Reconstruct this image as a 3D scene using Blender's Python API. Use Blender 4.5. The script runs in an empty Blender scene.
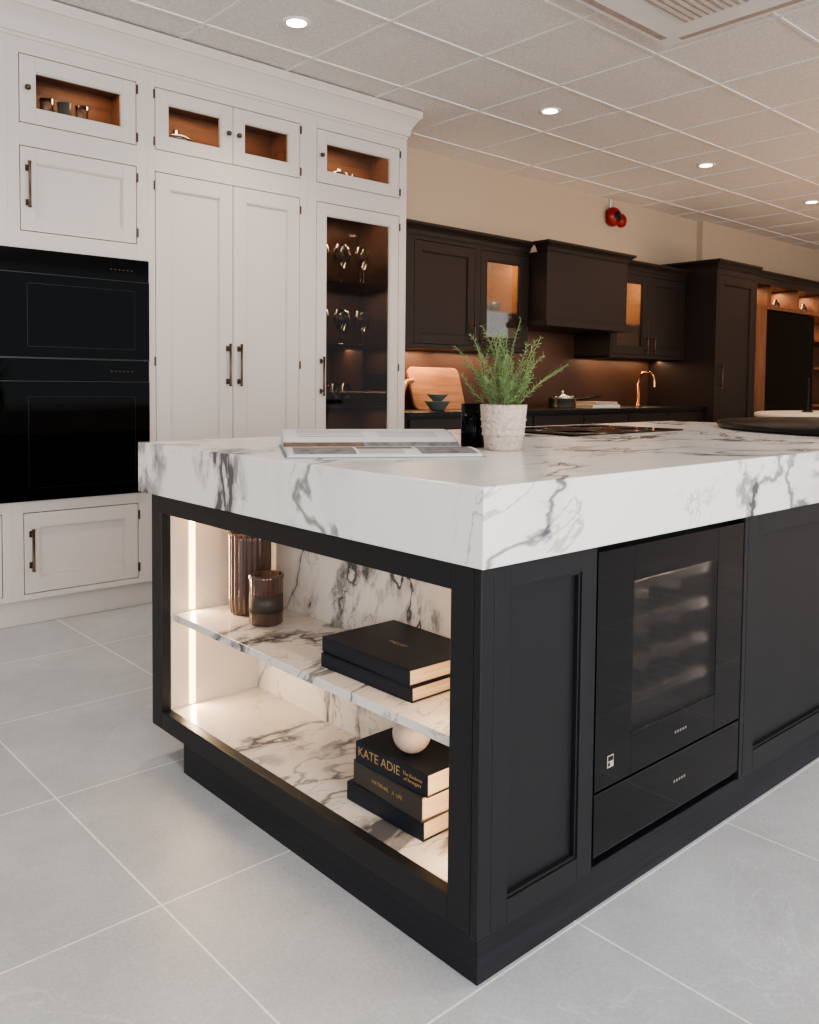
import bpy, bmesh, math, random
from mathutils import Vector, Matrix
random.seed(7)
S = bpy.context.scene
COL = S.collection

# ------------------------------------------------------------------ materials
def newmat(name):
    m = bpy.data.materials.new(name); m.use_nodes = True
    nt = m.node_tree; b = nt.nodes['Principled BSDF']
    return m, nt, b

def pm(name, col, rough=0.5, metal=0.0, var=0.06, scale=8.0, bump=0.0, bscale=60.0, coat=0.0, emit=None, estr=0.0, spec=0.5):
    m, nt, b = newmat(name)
    tc = nt.nodes.new('ShaderNodeTexCoord')
    n = nt.nodes.new('ShaderNodeTexNoise'); n.inputs['Scale'].default_value = scale; n.inputs['Detail'].default_value = 4
    nt.links.new(tc.outputs['Object'], n.inputs['Vector'])
    mx = nt.nodes.new('ShaderNodeMix'); mx.data_type = 'RGBA'
    c0 = [max(0, c*(1-var)) for c in col]; c1 = [min(1, c*(1+var)) for c in col]
    mx.inputs[6].default_value = (*c0, 1); mx.inputs[7].default_value = (*c1, 1)
    nt.links.new(n.outputs['Fac'], mx.inputs[0])
    nt.links.new(mx.outputs[2], b.inputs['Base Color'])
    b.inputs['Roughness'].default_value = rough; b.inputs['Metallic'].default_value = metal
    b.inputs['Specular IOR Level'].default_value = spec
    if coat: b.inputs['Coat Weight'].default_value = coat
    if bump:
        n2 = nt.nodes.new('ShaderNodeTexNoise'); n2.inputs['Scale'].default_value = bscale; n2.inputs['Detail'].default_value = 5
        nt.links.new(tc.outputs['Object'], n2.inputs['Vector'])
        bp = nt.nodes.new('ShaderNodeBump'); bp.inputs['Strength'].default_value = bump; bp.inputs['Distance'].default_value = 0.01
        nt.links.new(n2.outputs['Fac'], bp.inputs['Height']); nt.links.new(bp.outputs[0], b.inputs['Normal'])
    if emit:
        b.inputs['Emission Color'].default_value = (*emit, 1); b.inputs['Emission Strength'].default_value = estr
    return m

def math_node(nt, op, a=None, bv=None, clamp=False):
    n = nt.nodes.new('ShaderNodeMath'); n.operation = op; n.use_clamp = clamp
    for i, v in enumerate((a, bv)):
        if v is None: continue
        if isinstance(v, (int, float)): n.inputs[i].default_value = v
        else: nt.links.new(v, n.inputs[i])
    return n.outputs[0]

def marble(name, offs=(0, 0, 0), dens=1.0, rough=0.22, base=(0.80, 0.765, 0.73), amt=0.0):
    m, nt, b = newmat(name)
    tc = nt.nodes.new('ShaderNodeTexCoord')
    mp = nt.nodes.new('ShaderNodeMapping'); mp.inputs['Location'].default_value = offs
    mp.inputs['Rotation'].default_value = (0.7, 0.5, 0.75); mp.inputs['Scale'].default_value = (0.75, 1.7, 1.1)
    nt.links.new(tc.outputs['Object'], mp.inputs[0])
    def noise(scale, dist, det, rgh, vec):
        n = nt.nodes.new('ShaderNodeTexNoise'); n.inputs['Scale'].default_value = scale
        n.inputs['Detail'].default_value = det; n.inputs['Roughness'].default_value = rgh; n.inputs['Distortion'].default_value = dist
        nt.links.new(vec, n.inputs['Vector']); return n.outputs['Fac']
    def ridge(fac, width):
        d = math_node(nt, 'ABSOLUTE', math_node(nt, 'SUBTRACT', fac, 0.5))
        r = nt.nodes.new('ShaderNodeMapRange'); r.interpolation_type = 'SMOOTHSTEP'
        nt.links.new(d, r.inputs[0]); r.inputs[1].default_value = 0; r.inputs[2].default_value = width
        r.inputs[3].default_value = 1; r.inputs[4].default_value = 0
        return r.outputs[0]
    def mask(scale, lo, hi, o, det=3):
        mp2 = nt.nodes.new('ShaderNodeMapping'); mp2.inputs['Location'].default_value = o
        nt.links.new(tc.outputs['Object'], mp2.inputs[0])
        f = noise(scale, 0, det, .5, mp2.outputs[0])
        r = nt.nodes.new('ShaderNodeMapRange'); nt.links.new(f, r.inputs[0])
        r.inputs[1].default_value = lo-amt; r.inputs[2].default_value = hi-amt
        return r.outputs[0]
    f1 = noise(1.25*dens, 0.5, 6, .52, mp.outputs[0])
    v1 = math_node(nt, 'MULTIPLY', ridge(f1, 0.013), mask(2.3, 0.42, 0.54, (3, 1, 2)))
    f2 = noise(1.25*dens, 0.5, 11, .66, mp.outputs[0])
    v2 = math_node(nt, 'MULTIPLY', ridge(f2, 0.050), mask(3.4, 0.53, 0.62, (7, 4, 1)))
    f3 = noise(3.0*dens, 0.8, 6, .55, mp.outputs[0])
    v3 = math_node(nt, 'MULTIPLY', ridge(f3, 0.012), mask(2.4, 0.49, 0.59, (1, 9, 5)))
    blot = math_node(nt, 'MULTIPLY', ridge(f1, 0.07), mask(2.8, 0.48, 0.66, (5, 2, 8)))
    tot = math_node(nt, 'ADD', math_node(nt, 'MULTIPLY', v1, 0.75), math_node(nt, 'MULTIPLY', v2, 0.70))
    tot = math_node(nt, 'ADD', tot, math_node(nt, 'MULTIPLY', v3, 0.45))
    tot = math_node(nt, 'ADD', tot, math_node(nt, 'MULTIPLY', blot, 0.25), True)
    mx = nt.nodes.new('ShaderNodeMix'); mx.data_type = 'RGBA'
    mx.inputs[6].default_value = (*base, 1); mx.inputs[7].default_value = (0.10, 0.10, 0.108, 1)
    nt.links.new(tot, mx.inputs[0]); nt.links.new(mx.outputs[2], b.inputs['Base Color'])
    b.inputs['Roughness'].default_value = rough
    return m

TS = 0.6136
def floor_mat():
    m, nt, b = newmat('floor_tile_material')
    tc = nt.nodes.new('ShaderNodeTexCoord')
    mp = nt.nodes.new('ShaderNodeMapping'); mp.inputs['Location'].default_value = (0.3096+TS*10, -0.6194+TS*10, 0)
    nt.links.new(tc.outputs['Object'], mp.inputs[0])
    br = nt.nodes.new('ShaderNodeTexBrick'); br.offset = 0; br.squash = 1
    br.inputs['Scale'].default_value = 1; br.inputs['Brick Width'].default_value = TS; br.inputs['Row Height'].default_value = TS
    br.inputs['Mortar Size'].default_value = 0.0024; br.inputs['Mortar Smooth'].default_value = 0.1
    br.inputs['Color1'].default_value = (0.43, 0.445, 0.465, 1); br.inputs['Color2'].default_value = (0.47, 0.48, 0.495, 1)
    br.inputs['Mortar'].default_value = (0.78, 0.78, 0.78, 1)
    nt.links.new(mp.outputs[0], br.inputs['Vector'])
    def noise(s, d, r, dist=0):
        n = nt.nodes.new('ShaderNodeTexNoise'); n.inputs['Scale'].default_value = s; n.inputs['Detail'].default_value = d; n.inputs['Roughness'].default_value = r; n.inputs['Distortion'].default_value = dist
        nt.links.new(tc.outputs['Object'], n.inputs['Vector']); return n.outputs['Fac']
    n = noise(2.6, 10, .74); n3 = noise(120, 4, .65); nv = noise(1.3, 7, .6, .8)
    ab = math_node(nt, 'ABSOLUTE', math_node(nt, 'SUBTRACT', nv, 0.5))
    r = nt.nodes.new('ShaderNodeMapRange'); nt.links.new(ab, r.inputs[0]); r.inputs[1].default_value = 0; r.inputs[2].default_value = .007; r.inputs[3].default_value = .18; r.inputs[4].default_value = 0
    nm = noise(1.0, 2, .5)
    r2 = nt.nodes.new('ShaderNodeMapRange'); nt.links.new(nm, r2.inputs[0]); r2.inputs[1].default_value = .48; r2.inputs[2].default_value = .58
    vein = math_node(nt, 'MULTIPLY', r.outputs[0], r2.outputs[0])
    f = math_node(nt, 'ADD', math_node(nt, 'MULTIPLY', n, 0.75), math_node(nt, 'MULTIPLY', n3, 0.55))
    f = math_node(nt, 'ADD', math_node(nt, 'ADD', f, 0.38), vein)
    mx = nt.nodes.new('ShaderNodeVectorMath'); mx.operation = 'SCALE'
    nt.links.new(br.outputs['Color'], mx.inputs[0]); nt.links.new(f, mx.inputs['Scale'])
    nt.links.new(mx.outputs[0], b.inputs['Base Color'])
    b.inputs['Roughness'].default_value = 0.42
    bp = nt.nodes.new('ShaderNodeBump'); bp.inputs['Strength'].default_value = 0.2; bp.inputs['Distance'].default_value = 0.004
    nt.links.new(n3, bp.inputs['Height']); nt.links.new(bp.outputs[0], b.inputs['Normal'])
    return m

def wood(name, c0, c1, rough=0.45, axis=(1, 12, 12), spec=.5):
    m, nt, b = newmat(name)
    tc = nt.nodes.new('ShaderNodeTexCoord')
    mp = nt.nodes.new('ShaderNodeMapping'); mp.inputs['Scale'].default_value = axis
    nt.links.new(tc.outputs['Object'], mp.inputs[0])
    n = nt.nodes.new('ShaderNodeTexNoise'); n.inputs['Scale'].default_value = 3; n.inputs['Detail'].default_value = 8; n.inputs['Distortion'].default_value = 0.8
    nt.links.new(mp.outputs[0], n.inputs['Vector'])
    r = nt.nodes.new('ShaderNodeValToRGB'); r.color_ramp.elements[0].position = 0.3; r.color_ramp.elements[1].position = 0.7
    r.color_ramp.elements[0].color = (*c0, 1); r.color_ramp.elements[1].color = (*c1, 1)
    nt.links.new(n.outputs['Fac'], r.inputs[0]); nt.links.new(r.outputs[0], b.inputs['Base Color'])
    b.inputs['Roughness'].default_value = rough; b.inputs['Specular IOR Level'].default_value = spec
    return m

def pane(name, tint=(1, 1, 1), refl=0.5, rough=0.02):
    m = bpy.data.materials.new(name); m.use_nodes = True; nt = m.node_tree
    for n in list(nt.nodes): nt.nodes.remove(n)
    out = nt.nodes.new('ShaderNodeOutputMaterial')
    t = nt.nodes.new('ShaderNodeBsdfTransparent'); t.inputs[0].default_value = (*tint, 1)
    g = nt.nodes.new('ShaderNodeBsdfGlossy'); g.inputs['Roughness'].default_value = rough
    fr = nt.nodes.new('ShaderNodeFresnel'); fr.inputs[0].default_value = 1.45
    f = math_node(nt, 'MULTIPLY', fr.outputs[0], refl*2, True)
    mx = nt.nodes.new('ShaderNodeMixShader')
    nt.links.new(f, mx.inputs[0]); nt.links.new(t.outputs[0], mx.inputs[1]); nt.links.new(g.outputs[0], mx.inputs[2])
    nt.links.new(mx.outputs[0], out.inputs[0])
    return m

def emis(name, col, s):
    m, nt, b = newmat(name)
    b.inputs['Base Color'].default_value = (*col, 1)
    b.inputs['Emission Color'].default_value = (*col, 1); b.inputs['Emission Strength'].default_value = s
    return m

M = {}
M['cream'] = pm('cream_cabinet_paint', (0.62, 0.555, 0.51), 0.42, var=0.015)
M['dark'] = pm('charcoal_cabinet_paint', (0.0135, 0.0135, 0.0150), 0.42, var=0.08, spec=.33)
M['plinth'] = wood('charcoal_plinth_wood', (0.007, 0.007, 0.009), (0.018, 0.018, 0.023), 0.5, (1, 1, 30), .33)
M['brown'] = pm('umber_cabinet_paint', (0.025, 0.017, 0.0145), 0.42, var=0.06, spec=.35)
M['marble'] = marble('white_marble', (0.4, 0.2, 0.1), base=(.82, .79, .755), amt=.012)
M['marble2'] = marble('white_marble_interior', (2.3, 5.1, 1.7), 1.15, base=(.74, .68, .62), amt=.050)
M['floor'] = floor_mat()
M['ceil'] = pm('ceiling_tile_material', (0.76, 0.73, 0.70), 0.9, var=0.28, scale=70, bump=0.6, bscale=120)
M['tbar'] = pm('ceiling_grid_paint', (0.78, 0.76, 0.73), 0.5, var=0.02)
M['wall'] = pm('beige_wall_paint', (0.50, 0.395, 0.29), 0.8, var=0.03, bump=0.05)
M['bronze'] = pm('bronze_metal', (0.13, 0.09, 0.065), 0.38, 1.0)
M['black'] = pm('black_gloss_glass', (0.002, 0.002, 0.0022), 0.05, spec=0.14)
M['gap'] = pm('oven_trim_grey', (0.035, 0.033, 0.032), 0.3, 0.6)
M['blackc'] = pm('wine_cooler_black_glass', (0.004, 0.004, 0.005), 0.04, spec=0.30)
M['blackm'] = pm('black_satin', (0.006, 0.006, 0.007), 0.35, spec=.3)
M['steel'] = pm('brushed_steel', (0.55, 0.53, 0.5), 0.25, 1.0)
M['wood'] = wood('walnut_interior', (0.12, 0.05, 0.026), (0.28, 0.125, 0.06))
M['panelwood'] = wood('warm_timber_panel', (0.12, 0.045, 0.022), (0.22, 0.095, 0.047), axis=(8, 8, 1))
M['oak'] = wood('oak_interior', (0.36, 0.20, 0.10), (0.50, 0.29, 0.15))
M['board'] = wood('oak_board', (0.30, 0.13, 0.06), (0.48, 0.24, 0.12))
M['splash'] = pm('bronze_splashback', (0.085, 0.043, 0.029), 0.38, 0.3, var=0.35, scale=3)
M['pane'] = pane('cabinet_glass', (0.86, 0.84, 0.82), 0.25)
M['smoke'] = pane('smoked_glass', (0.50, 0.46, 0.44), 0.2)
M['clear'] = pane('clear_glassware', (0.78, 0.80, 0.80), 2.6)
M['cooler'] = pane('wine_cooler_glass', (0.56, 0.56, 0.58), 0.45)
M['amber'] = pm('ribbed_bronze_glass', (0.10, 0.058, 0.045), 0.15, 0.3, coat=0.5, var=0.2)
M['paper'] = pm('paper_page', (0.64, 0.63, 0.63), 0.8, var=0.03, spec=.2)
M['text'] = pm('printed_text', (0.30, 0.30, 0.32), 0.8, var=0.3, scale=200, spec=.2)
M['pages'] = wood('book_page_edges', (0.44, 0.31, 0.20), (0.62, 0.48, 0.33), 0.8, (1, 1, 120))
M['photoA'] = pm('printed_photo_brown', (0.17, 0.105, 0.08), 0.6, var=0.95, scale=28, spec=.2)
M['photoB'] = pm('printed_photo_grey', (0.20, 0.19, 0.19), 0.6, var=0.95, scale=34, spec=.2)
M['navy'] = pm('dark_navy_book_cloth', (0.008, 0.011, 0.020), 0.5, spec=.4)
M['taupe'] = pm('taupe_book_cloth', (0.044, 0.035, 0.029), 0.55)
M['gold'] = pm('gold_foil', (0.62, 0.42, 0.18), 0.35, 0.8)
M['pot'] = pm('textured_plant_pot', (0.56, 0.45, 0.38), 0.75, var=0.45, scale=110, bump=1.0, bscale=70)
M['soil'] = pm('soil', (0.03, 0.02, 0.014), 0.95, bump=1)
M['leaf'] = pm('rosemary_leaf', (0.17, 0.28, 0.10), 0.45, var=0.6, scale=40)
M['stem'] = pm('rosemary_stem', (0.20, 0.20, 0.09), 0.7)
M['stone'] = pm('pale_stone', (0.42, 0.35, 0.30), 0.6, var=0.25, scale=25)
M['ceramic'] = pm('glazed_ceramic', (0.13, 0.15, 0.145), 0.25)
M['red'] = pm('alarm_red_plastic', (0.26, 0.006, 0.005), 0.35)
M['white'] = pm('white_plastic', (0.82, 0.80, 0.77), 0.4)
M['copper'] = pm('copper_metal', (0.72, 0.36, 0.20), 0.2, 1.0)
M['led'] = emis('led_strip_glow', (1.0, 0.70, 0.34), 5.5)
M['lamp'] = emis('downlight_lens', (1.0, 0.84, 0.62), 16)
M['beech'] = wood('beech_shelf', (0.42, .28, .16), (.55, .38, .22))
M['umberwood'] = wood('dark_tower_interior', (0.060, 0.030, 0.020), (0.10, 0.050, 0.034))
M['lining'] = pm('display_lining', (0.70, 0.60, 0.50), 0.45, var=0.02)

# ------------------------------------------------------------------ builders
def empty(name, loc=(0, 0, 0)):
    e = bpy.data.objects.new(name, None); e.location = loc; e.empty_display_size = 0.1
    COL.objects.link(e); return e

def finish(name, me, mats, parent=None, bevel=0, smooth=False):
    o = bpy.data.objects.new(name, me); COL.objects.link(o)
    if not isinstance(mats, (list, tuple)): mats = [mats]
    for m in mats: me.materials.append(m)
    if parent: o.parent = parent
    if bevel:
        b = o.modifiers.new('bevel', 'BEVEL'); b.width = bevel; b.segments = 2; b.limit_method = 'ANGLE'
    if smooth:
        for p in me.polygons: p.use_smooth = True
    return o

def boxes(name, L, mat, parent=None, bevel=0.0015):
    bm = bmesh.new()
    for (x0, x1, y0, y1, z0, z1) in L:
        vs = [bm.verts.new(p) for p in ((x0,y0,z0),(x1,y0,z0),(x1,y1,z0),(x0,y1,z0),(x0,y0,z1),(x1,y0,z1),(x1,y1,z1),(x0,y1,z1))]
        for f in ((0,3,2,1),(4,5,6,7),(0,1,5,4),(1,2,6,5),(2,3,7,6),(3,0,4,7)):
            bm.faces.new([vs[i] for i in f])
    me = bpy.data.meshes.new(name); bm.to_mesh(me); bm.free()
    return finish(name, me, mat, parent, bevel)

def crown(name, x0, x1, yf, yb, prof, mat, parent, left=False, right=True):
    """mitred cornice: profile (z, outward offset) swept round left/front/right"""
    bm = bmesh.new(); rings = []
    for z, o in prof:
        l = x0-(o if left else 0); r = x1+(o if right else 0)
        rings.append([bm.verts.new(p) for p in ((l, yb, z), (l, yf-o, z), (r, yf-o, z), (r, yb, z))])
    for a, b in zip(rings, rings[1:]):
        for i in range(3): bm.faces.new((a[i], a[i+1], b[i+1], b[i]))
        bm.faces.new((a[3], a[0], b[0], b[3]))
    bm.faces.new(list(reversed(rings[0]))); bm.faces.new(rings[-1])
    bmesh.ops.recalc_face_normals(bm, faces=bm.faces)
    me = bpy.data.meshes.new(name); bm.to_mesh(me); bm.free()
    return finish(name, me, mat, parent)

def crown_prof(z0, z1, o):
    h = z1-z0; P_ = [(z0, .004), (z0+.10*h, .004), (z0+.11*h, .18*o), (z0+.2*h, .22*o)]
    for i in range(9):
        t = i/8; P_.append((z0+(.22+.5*t)*h, (.24+.60*(1-math.cos(t*math.pi/2)))*o))
    P_ += [(z0+.73*h, .92*o), (z0+.80*h, 1.0*o), (z1, 1.0*o)]
    return P_

def lathe(name, prof, loc, mat, parent=None, seg=40, ribs=0, ribamp=0.0, smooth=True):
    bm = bmesh.new(); rings = []
    for (r, z) in prof:
        ring = []
        for i in range(seg):
            a = 2*math.pi*i/seg
            rr = r*(1+(ribamp*math.cos(ribs*a) if ribs else 0))
            ring.append(bm.verts.new((rr*math.cos(a)+loc[0], rr*math.sin(a)+loc[1], z+loc[2])))
        rings.append(ring)
    for a, b in zip(rings, rings[1:]):
        for i in range(seg):
            bm.faces.new((a[i], a[(i+1) % seg], b[(i+1) % seg], b[i]))
    if prof[0][0] > 1e-5: bm.faces.new(list(reversed(rings[0])))
    if prof[-1][0] > 1e-5: bm.faces.new(rings[-1])
    bmesh.ops.remove_doubles(bm, verts=bm.verts, dist=1e-6)
    me = bpy.data.meshes.new(name); bm.to_mesh(me); bm.free()
    return finish(name, me, mat, parent, 0, smooth)

def tube(name, pts, r, mat, parent=None, res=3, cyclic=False):
    cu = bpy.data.curves.new(name, 'CURVE'); cu.dimensions = '3D'; cu.bevel_depth = r; cu.bevel_resolution = res; cu.use_fill_caps = True
    sp = cu.splines.new('POLY'); sp.points.add(len(pts)-1)
    for p, q in zip(sp.points, pts): p.co = (*q, 1)
    sp.use_cyclic_u = cyclic
    o = bpy.data.objects.new(name, cu); COL.objects.link(o); cu.materials.append(mat)
    if parent: o.parent = parent
    return o

def P(plane, face, a0, a1, z0, z1, d0, d1):
    if plane == 'Y': return (a0, a1, face+d0, face+d1, z0, z1)
    return (face+d0, face+d1, a0, a1, z0, z1)

def shaker(name, plane, face, a0, a1, z0, z1, mat, parent, st=0.065, th=0.022, rec=0.011, glass=None):
    L = [P(plane, face, a0, a0+st, z0, z1, 0, th), P(plane, face, a1-st, a1, z0, z1, 0, th),
         P(plane, face, a0+st, a1-st, z1-st, z1, 0, th), P(plane, face, a0+st, a1-st, z0, z0+st, 0, th)]
    b = 0.006
    L += [P(plane, face, a0+st, a0+st+b, z0+st, z1-st, 0.004, th), P(plane, face, a1-st-b, a1-st, z0+st, z1-st, 0.004, th),
          P(plane, face, a0+st+b, a1-st-b, z1-st-b, z1-st, 0.004, th), P(plane, face, a0+st+b, a1-st-b, z0+st, z0+st+b, 0.004, th)]
    if not glass:
        L.append(P(plane, face, a0+st+b, a1-st-b, z0+st+b, z1-st-b, rec, th))
    o = boxes(name, L, mat, parent, 0.0012)
    if glass:
        boxes(name+'_pane', [P(plane, face, a0+st+b, a1-st-b, z0+st+b, z1-st-b, 0.010, 0.014)], glass, parent, 0)
    return o

def bar_handle(name, x, yface, z, L, parent, r=0.006, mat=None):
    mat = mat or M['bronze']
    y = yface-0.032
    lathe(name+'_bar', [(r*1.3, -L/2), (r*1.3, -L/2+.006), (r, -L/2+.008), (r, L/2-.008), (r*1.3, L/2-.006), (r*1.3, L/2)], (x, y, z), mat, parent, 16)
    for s in (-1, 1):
        tube(name+'_post%d' % (s+1), [(x, y, z+s*(L/2-.025)), (x, yface, z+s*(L/2-.025))], r*.9, mat, parent)
        boxes(name+'_plate%d' % (s+1), [(x-.010, x+.010, yface-.004, yface, z+s*(L/2-.025)-.014, z+s*(L/2-.025)+.014)], mat, parent)

def liner(name, x0, x1, z0, z1, y0, y1, mat, parent, t=0.012):
    return boxes(name, [(x0, x1, y1-t, y1, z0, z1), (x0, x0+t, y0, y1-t, z0, z1), (x1-t, x1, y0, y1-t, z0, z1),
                 (x0+t, x1-t, y0, y1-t, z0, z0+t), (x0+t, x1-t, y0, y1-t, z1-t, z1)], mat, parent, 0)

def area(name, loc, rot, sx, sy, e, col, parent=None):
    l = bpy.data.lights.new(name, 'AREA'); l.shape = 'RECTANGLE'; l.size = sx; l.size_y = sy; l.energy = e; l.color = col
    o = bpy.data.objects.new(name, l); o.location = loc; o.rotation_euler = rot; COL.objects.link(o)
    if parent: o.parent = parent
    return o

# ------------------------------------------------------------------ room shell
ZC = 2.76; YW = 3.50
boxes('floor', [(-5, 14, -6, YW+.1, -0.1, 0)], M['floor'], None, 0)
boxes('ceiling', [(-5, 14, -6, YW+.1, ZC, ZC+.1)], M['ceil'], None, 0)
boxes('wall_back', [(-5, 14, YW, YW+.1, 0, ZC)], M['wall'], None, 0)
boxes('wall_right', [(13.9, 14, -6, YW, 0, ZC)], M['wall'], None, 0)
boxes('trim_1', [(6.83, 13.9, YW-.06, YW, 0, ZC)], M['wall'], None, 0)
LX, LY = 1.187, 2.322
G = []
x = LX-TS/2-TS*9
while x < 13.8:
    G.append((x-.008, x+.008, -6, YW, ZC-.006, ZC)); x += TS
y = LY-TS/2-TS*12
while y < YW:
    G.append((-5, 13.9, y-.008, y+.008, ZC-.0062, ZC)); y += TS
boxes('trim_2', G, M['tbar'], None, 0)

WARM = (1.0, 0.74, 0.48)
def downlight(x, y, e, col):
    d = empty('recessed_downlight', (0, 0, 0))
    lathe('trim_ring', [(0.046, -.005), (0.062, -.008), (0.068, -.003), (0.068, 0)], (x, y, ZC-.0005), M['white'], d, 32)
    lathe('lens', [(0.0, -.0055), (0.046, -.0055), (0.046, 0)], (x, y, ZC-.0005), M['lamp'], d, 32)
    l = bpy.data.lights.new('lamp', 'SPOT'); l.energy = e; l.color = col; l.spot_size = math.radians(130); l.spot_blend = 0.9; l.shadow_soft_size = 0.05
    o = bpy.data.objects.new('lamp', l); o.location = (x, y, ZC-.03); COL.objects.link(o); o.parent = d
for k in range(-1, 6):
    xx = LX+3*TS*k
    downlight(xx, LY, 34 if k < 1 else 42, (1, .86, .74) if k < 1 else (1, .66, .38))
for k in range(-1, 6):
    xx = LX+3*TS*k
    downlight(xx, LY-5*TS, 34 if k < 2 else 75, (1, .91, .82) if k < 2 else (1, .62, .34))

# ceiling cassette
ac = empty('ceiling_air_conditioner')
ax1, ay1 = 2.60, 1.27; ax0, ay0 = ax1-.92, ay1-.92
boxes('panel', [(ax0, ax1, ay0, ay1, ZC-.035, ZC-.0065)], M['white'], ac, 0.008)
boxes('slots', [(ax0+.1, ax1-.1, ay0+.03, ay0+.065, ZC-.037, ZC-.035), (ax0+.1, ax1-.1, ay1-.065, ay1-.03, ZC-.037, ZC-.035),
                (ax0+.03, ax0+.065, ay0+.1, ay1-.1, ZC-.037, ZC-.035), (ax1-.065, ax1-.03, ay0+.1, ay1-.1, ZC-.037, ZC-.035)], M['stone'], ac, 0)
boxes('grille', [(ax0+.2, ax1-.2, ay0+.2+i*.035, ay0+.215+i*.035, ZC-.041, ZC-.035) for i in range(15)], M['stone'], ac, 0.001)

# ------------------------------------------------------------------ cream tall cabinets
YF = 2.92
tc = empty('cream_tall_cabinet')
XL = -.56; XR = 2.405
cols = [(XL, 0.10, -0.505, 0.062), (0.10, 0.738, 0.150, 0.684)]
FR = []
Z0, Z1 = 0.12, 2.585
rowsA = [(0.145, 0.512), (0.562, 1.680), (1.755, 2.125), (2.222, 2.520)]
for (c0, c1, o0, o1) in cols:
    FR += [(c0, o0, YF, YF+.022, Z0, 0.562), (o1, c1, YF, YF+.022, Z0, 0.562), (c0, o0, YF, YF+.022, 1.680, Z1), (o1, c1, YF, YF+.022, 1.680, Z1)]
    zs = [Z0]+[v for r in rowsA for v in r]+[Z1]
    for i in range(0, len(zs), 2):
        FR.append((o0, o1, YF, YF+.022, zs[i], zs[i+1]))
rowsP = [(0.145, 2.118), (2.222, 2.520)]
for (c0, c1, o0, o1) in [(0.738, 1.668, 0.776, 1.622), (1.668, XR, 1.733, 2.348)]:
    FR += [(c0, o0, YF, YF+.022, Z0, Z1), (o1, c1, YF, YF+.022, Z0, Z1)]
    zs = [Z0]+[v for r in rowsP for v in r]+[Z1]
    for i in range(0, len(zs), 2):
        FR.append((o0, o1, YF, YF+.022, zs[i], zs[i+1]))
boxes('face_frame', FR, M['cream'], tc, 0.001)
boxes('side_panels', [(XR-.02, XR, YF+.022, YW-.002, 0.0, Z1), (1.660, 1.675, YF+.03, YW-.002, .12, Z1), (.738, .752, YF+.03, YW-.002, .12, Z1),
                      (XL, XL+.02, YF+.022, YW-.002, 0, Z1)], M['cream'], tc, 0)
boxes('carcass_top', [(XL+.02, XR-.02, YF+.022, YW-.002, 2.56, Z1)], M['cream'], tc, 0)
boxes('plinth', [(XL, XR, YF+.04, YF+.06, 0, .12)], M['cream'], tc)
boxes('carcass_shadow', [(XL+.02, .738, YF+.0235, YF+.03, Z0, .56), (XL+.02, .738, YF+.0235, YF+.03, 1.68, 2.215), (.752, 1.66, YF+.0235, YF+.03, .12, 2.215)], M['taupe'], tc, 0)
crown('cornice', XL, XR, YF, YW-.002, crown_prof(2.585, ZC-.0085, .068), M['cream'], tc)
g = 0.0035
for ci, (c0, c1, o0, o1) in enumerate(cols):
    shaker('lower_door_%d' % ci, 'Y', YF, o0+g, o1-g, .145+g, .512-g, M['cream'], tc)
    shaker('middle_door_%d' % ci, 'Y', YF, o0+g, o1-g, 1.755+g, 2.125-g, M['cream'], tc)
    shaker('upper_glass_door_%d' % ci, 'Y', YF, o0+g, o1-g, 2.222+g, 2.520-g, M['cream'], tc, glass=M['pane'])
    liner('upper_interior_%d' % ci, o0-.01, o1+.01, 2.217, 2.525, YF+.0315, YF+.30, M['wood'], tc)
    bar_handle('middle_handle_%d' % ci, o0+.033, YF, 1.955, .20, tc)
    bar_handle('lower_handle_%d' % ci, o0+.033, YF, .345, .19, tc)
    area('upper_lamp_%d' % ci, ((o0+o1)/2+.1, YF+.14, 2.51), (0, 0, 0), .25, .05, .9, (1, .68, .42), tc)
H = []
for z in (.20, .455, 1.81, 2.07, 2.26, 2.485): H.append((.682, .691, YF-.006, YF, z-.022, z+.022))
for z in (.25, 1.2, 2.05, 2.26, 2.485):
    H += [(.768, .777, YF-.006, YF, z-.022, z+.022), (1.621, 1.630, YF-.006, YF, z-.022, z+.022), (2.347, 2.356, YF-.006, YF, z-.022, z+.022)]
boxes('hinges', H, M['bronze'], tc, .002)
mid = 1.205
shaker('pantry_door_left', 'Y', YF, .776+g, mid-.002, .145+g, 2.118-g, M['cream'], tc, st=.075)
shaker('pantry_door_right', 'Y', YF, mid+.002, 1.622-g, .145+g, 2.118-g, M['cream'], tc, st=.075)
bar_handle('pantry_handle_left', mid-.033, YF, 1.19, .22, tc); bar_handle('pantry_handle_right', mid+.033, YF, 1.19, .22, tc)
shaker('pantry_glass_left', 'Y', YF, .776+g, mid-.002, 2.222+g, 2.520-g, M['cream'], tc, glass=M['pane'])
shaker('pantry_glass_right', 'Y', YF, mid+.002, 1.622-g, 2.222+g, 2.520-g, M['cream'], tc, glass=M['pane'])
liner('pantry_upper_interior', .766, 1.632, 2.217, 2.525, YF+.0315, YF+.30, M['wood'], tc)
area('pantry_upper_lamp', (1.2, YF+.14, 2.51), (0, 0, 0), .6, .05, 1.5, (1, .68, .42), tc)
shaker('tower_glass_small', 'Y', YF, 1.733+g, 2.348-g, 2.222+g, 2.520-g, M['cream'], tc, glass=M['pane'])
liner('tower_upper_interior', 1.723, 2.358, 2.217, 2.525, YF+.023, YF+.30, M['wood'], tc)
area('tower_upper_lamp', (2.04, YF+.14, 2.51), (0, 0, 0), .5, .05, 1.1, (1, .68, .42), tc)
for i, hx in enumerate((.185, mid-.03, mid+.03, 1.765)):
    lathe('latch_%d' % i, [(0, -.012), (.011, -.009), (.013, 0), (.011, .009), (0, .012)], (hx, YF-.014, 2.375), M['bronze'], tc, 16)
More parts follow.
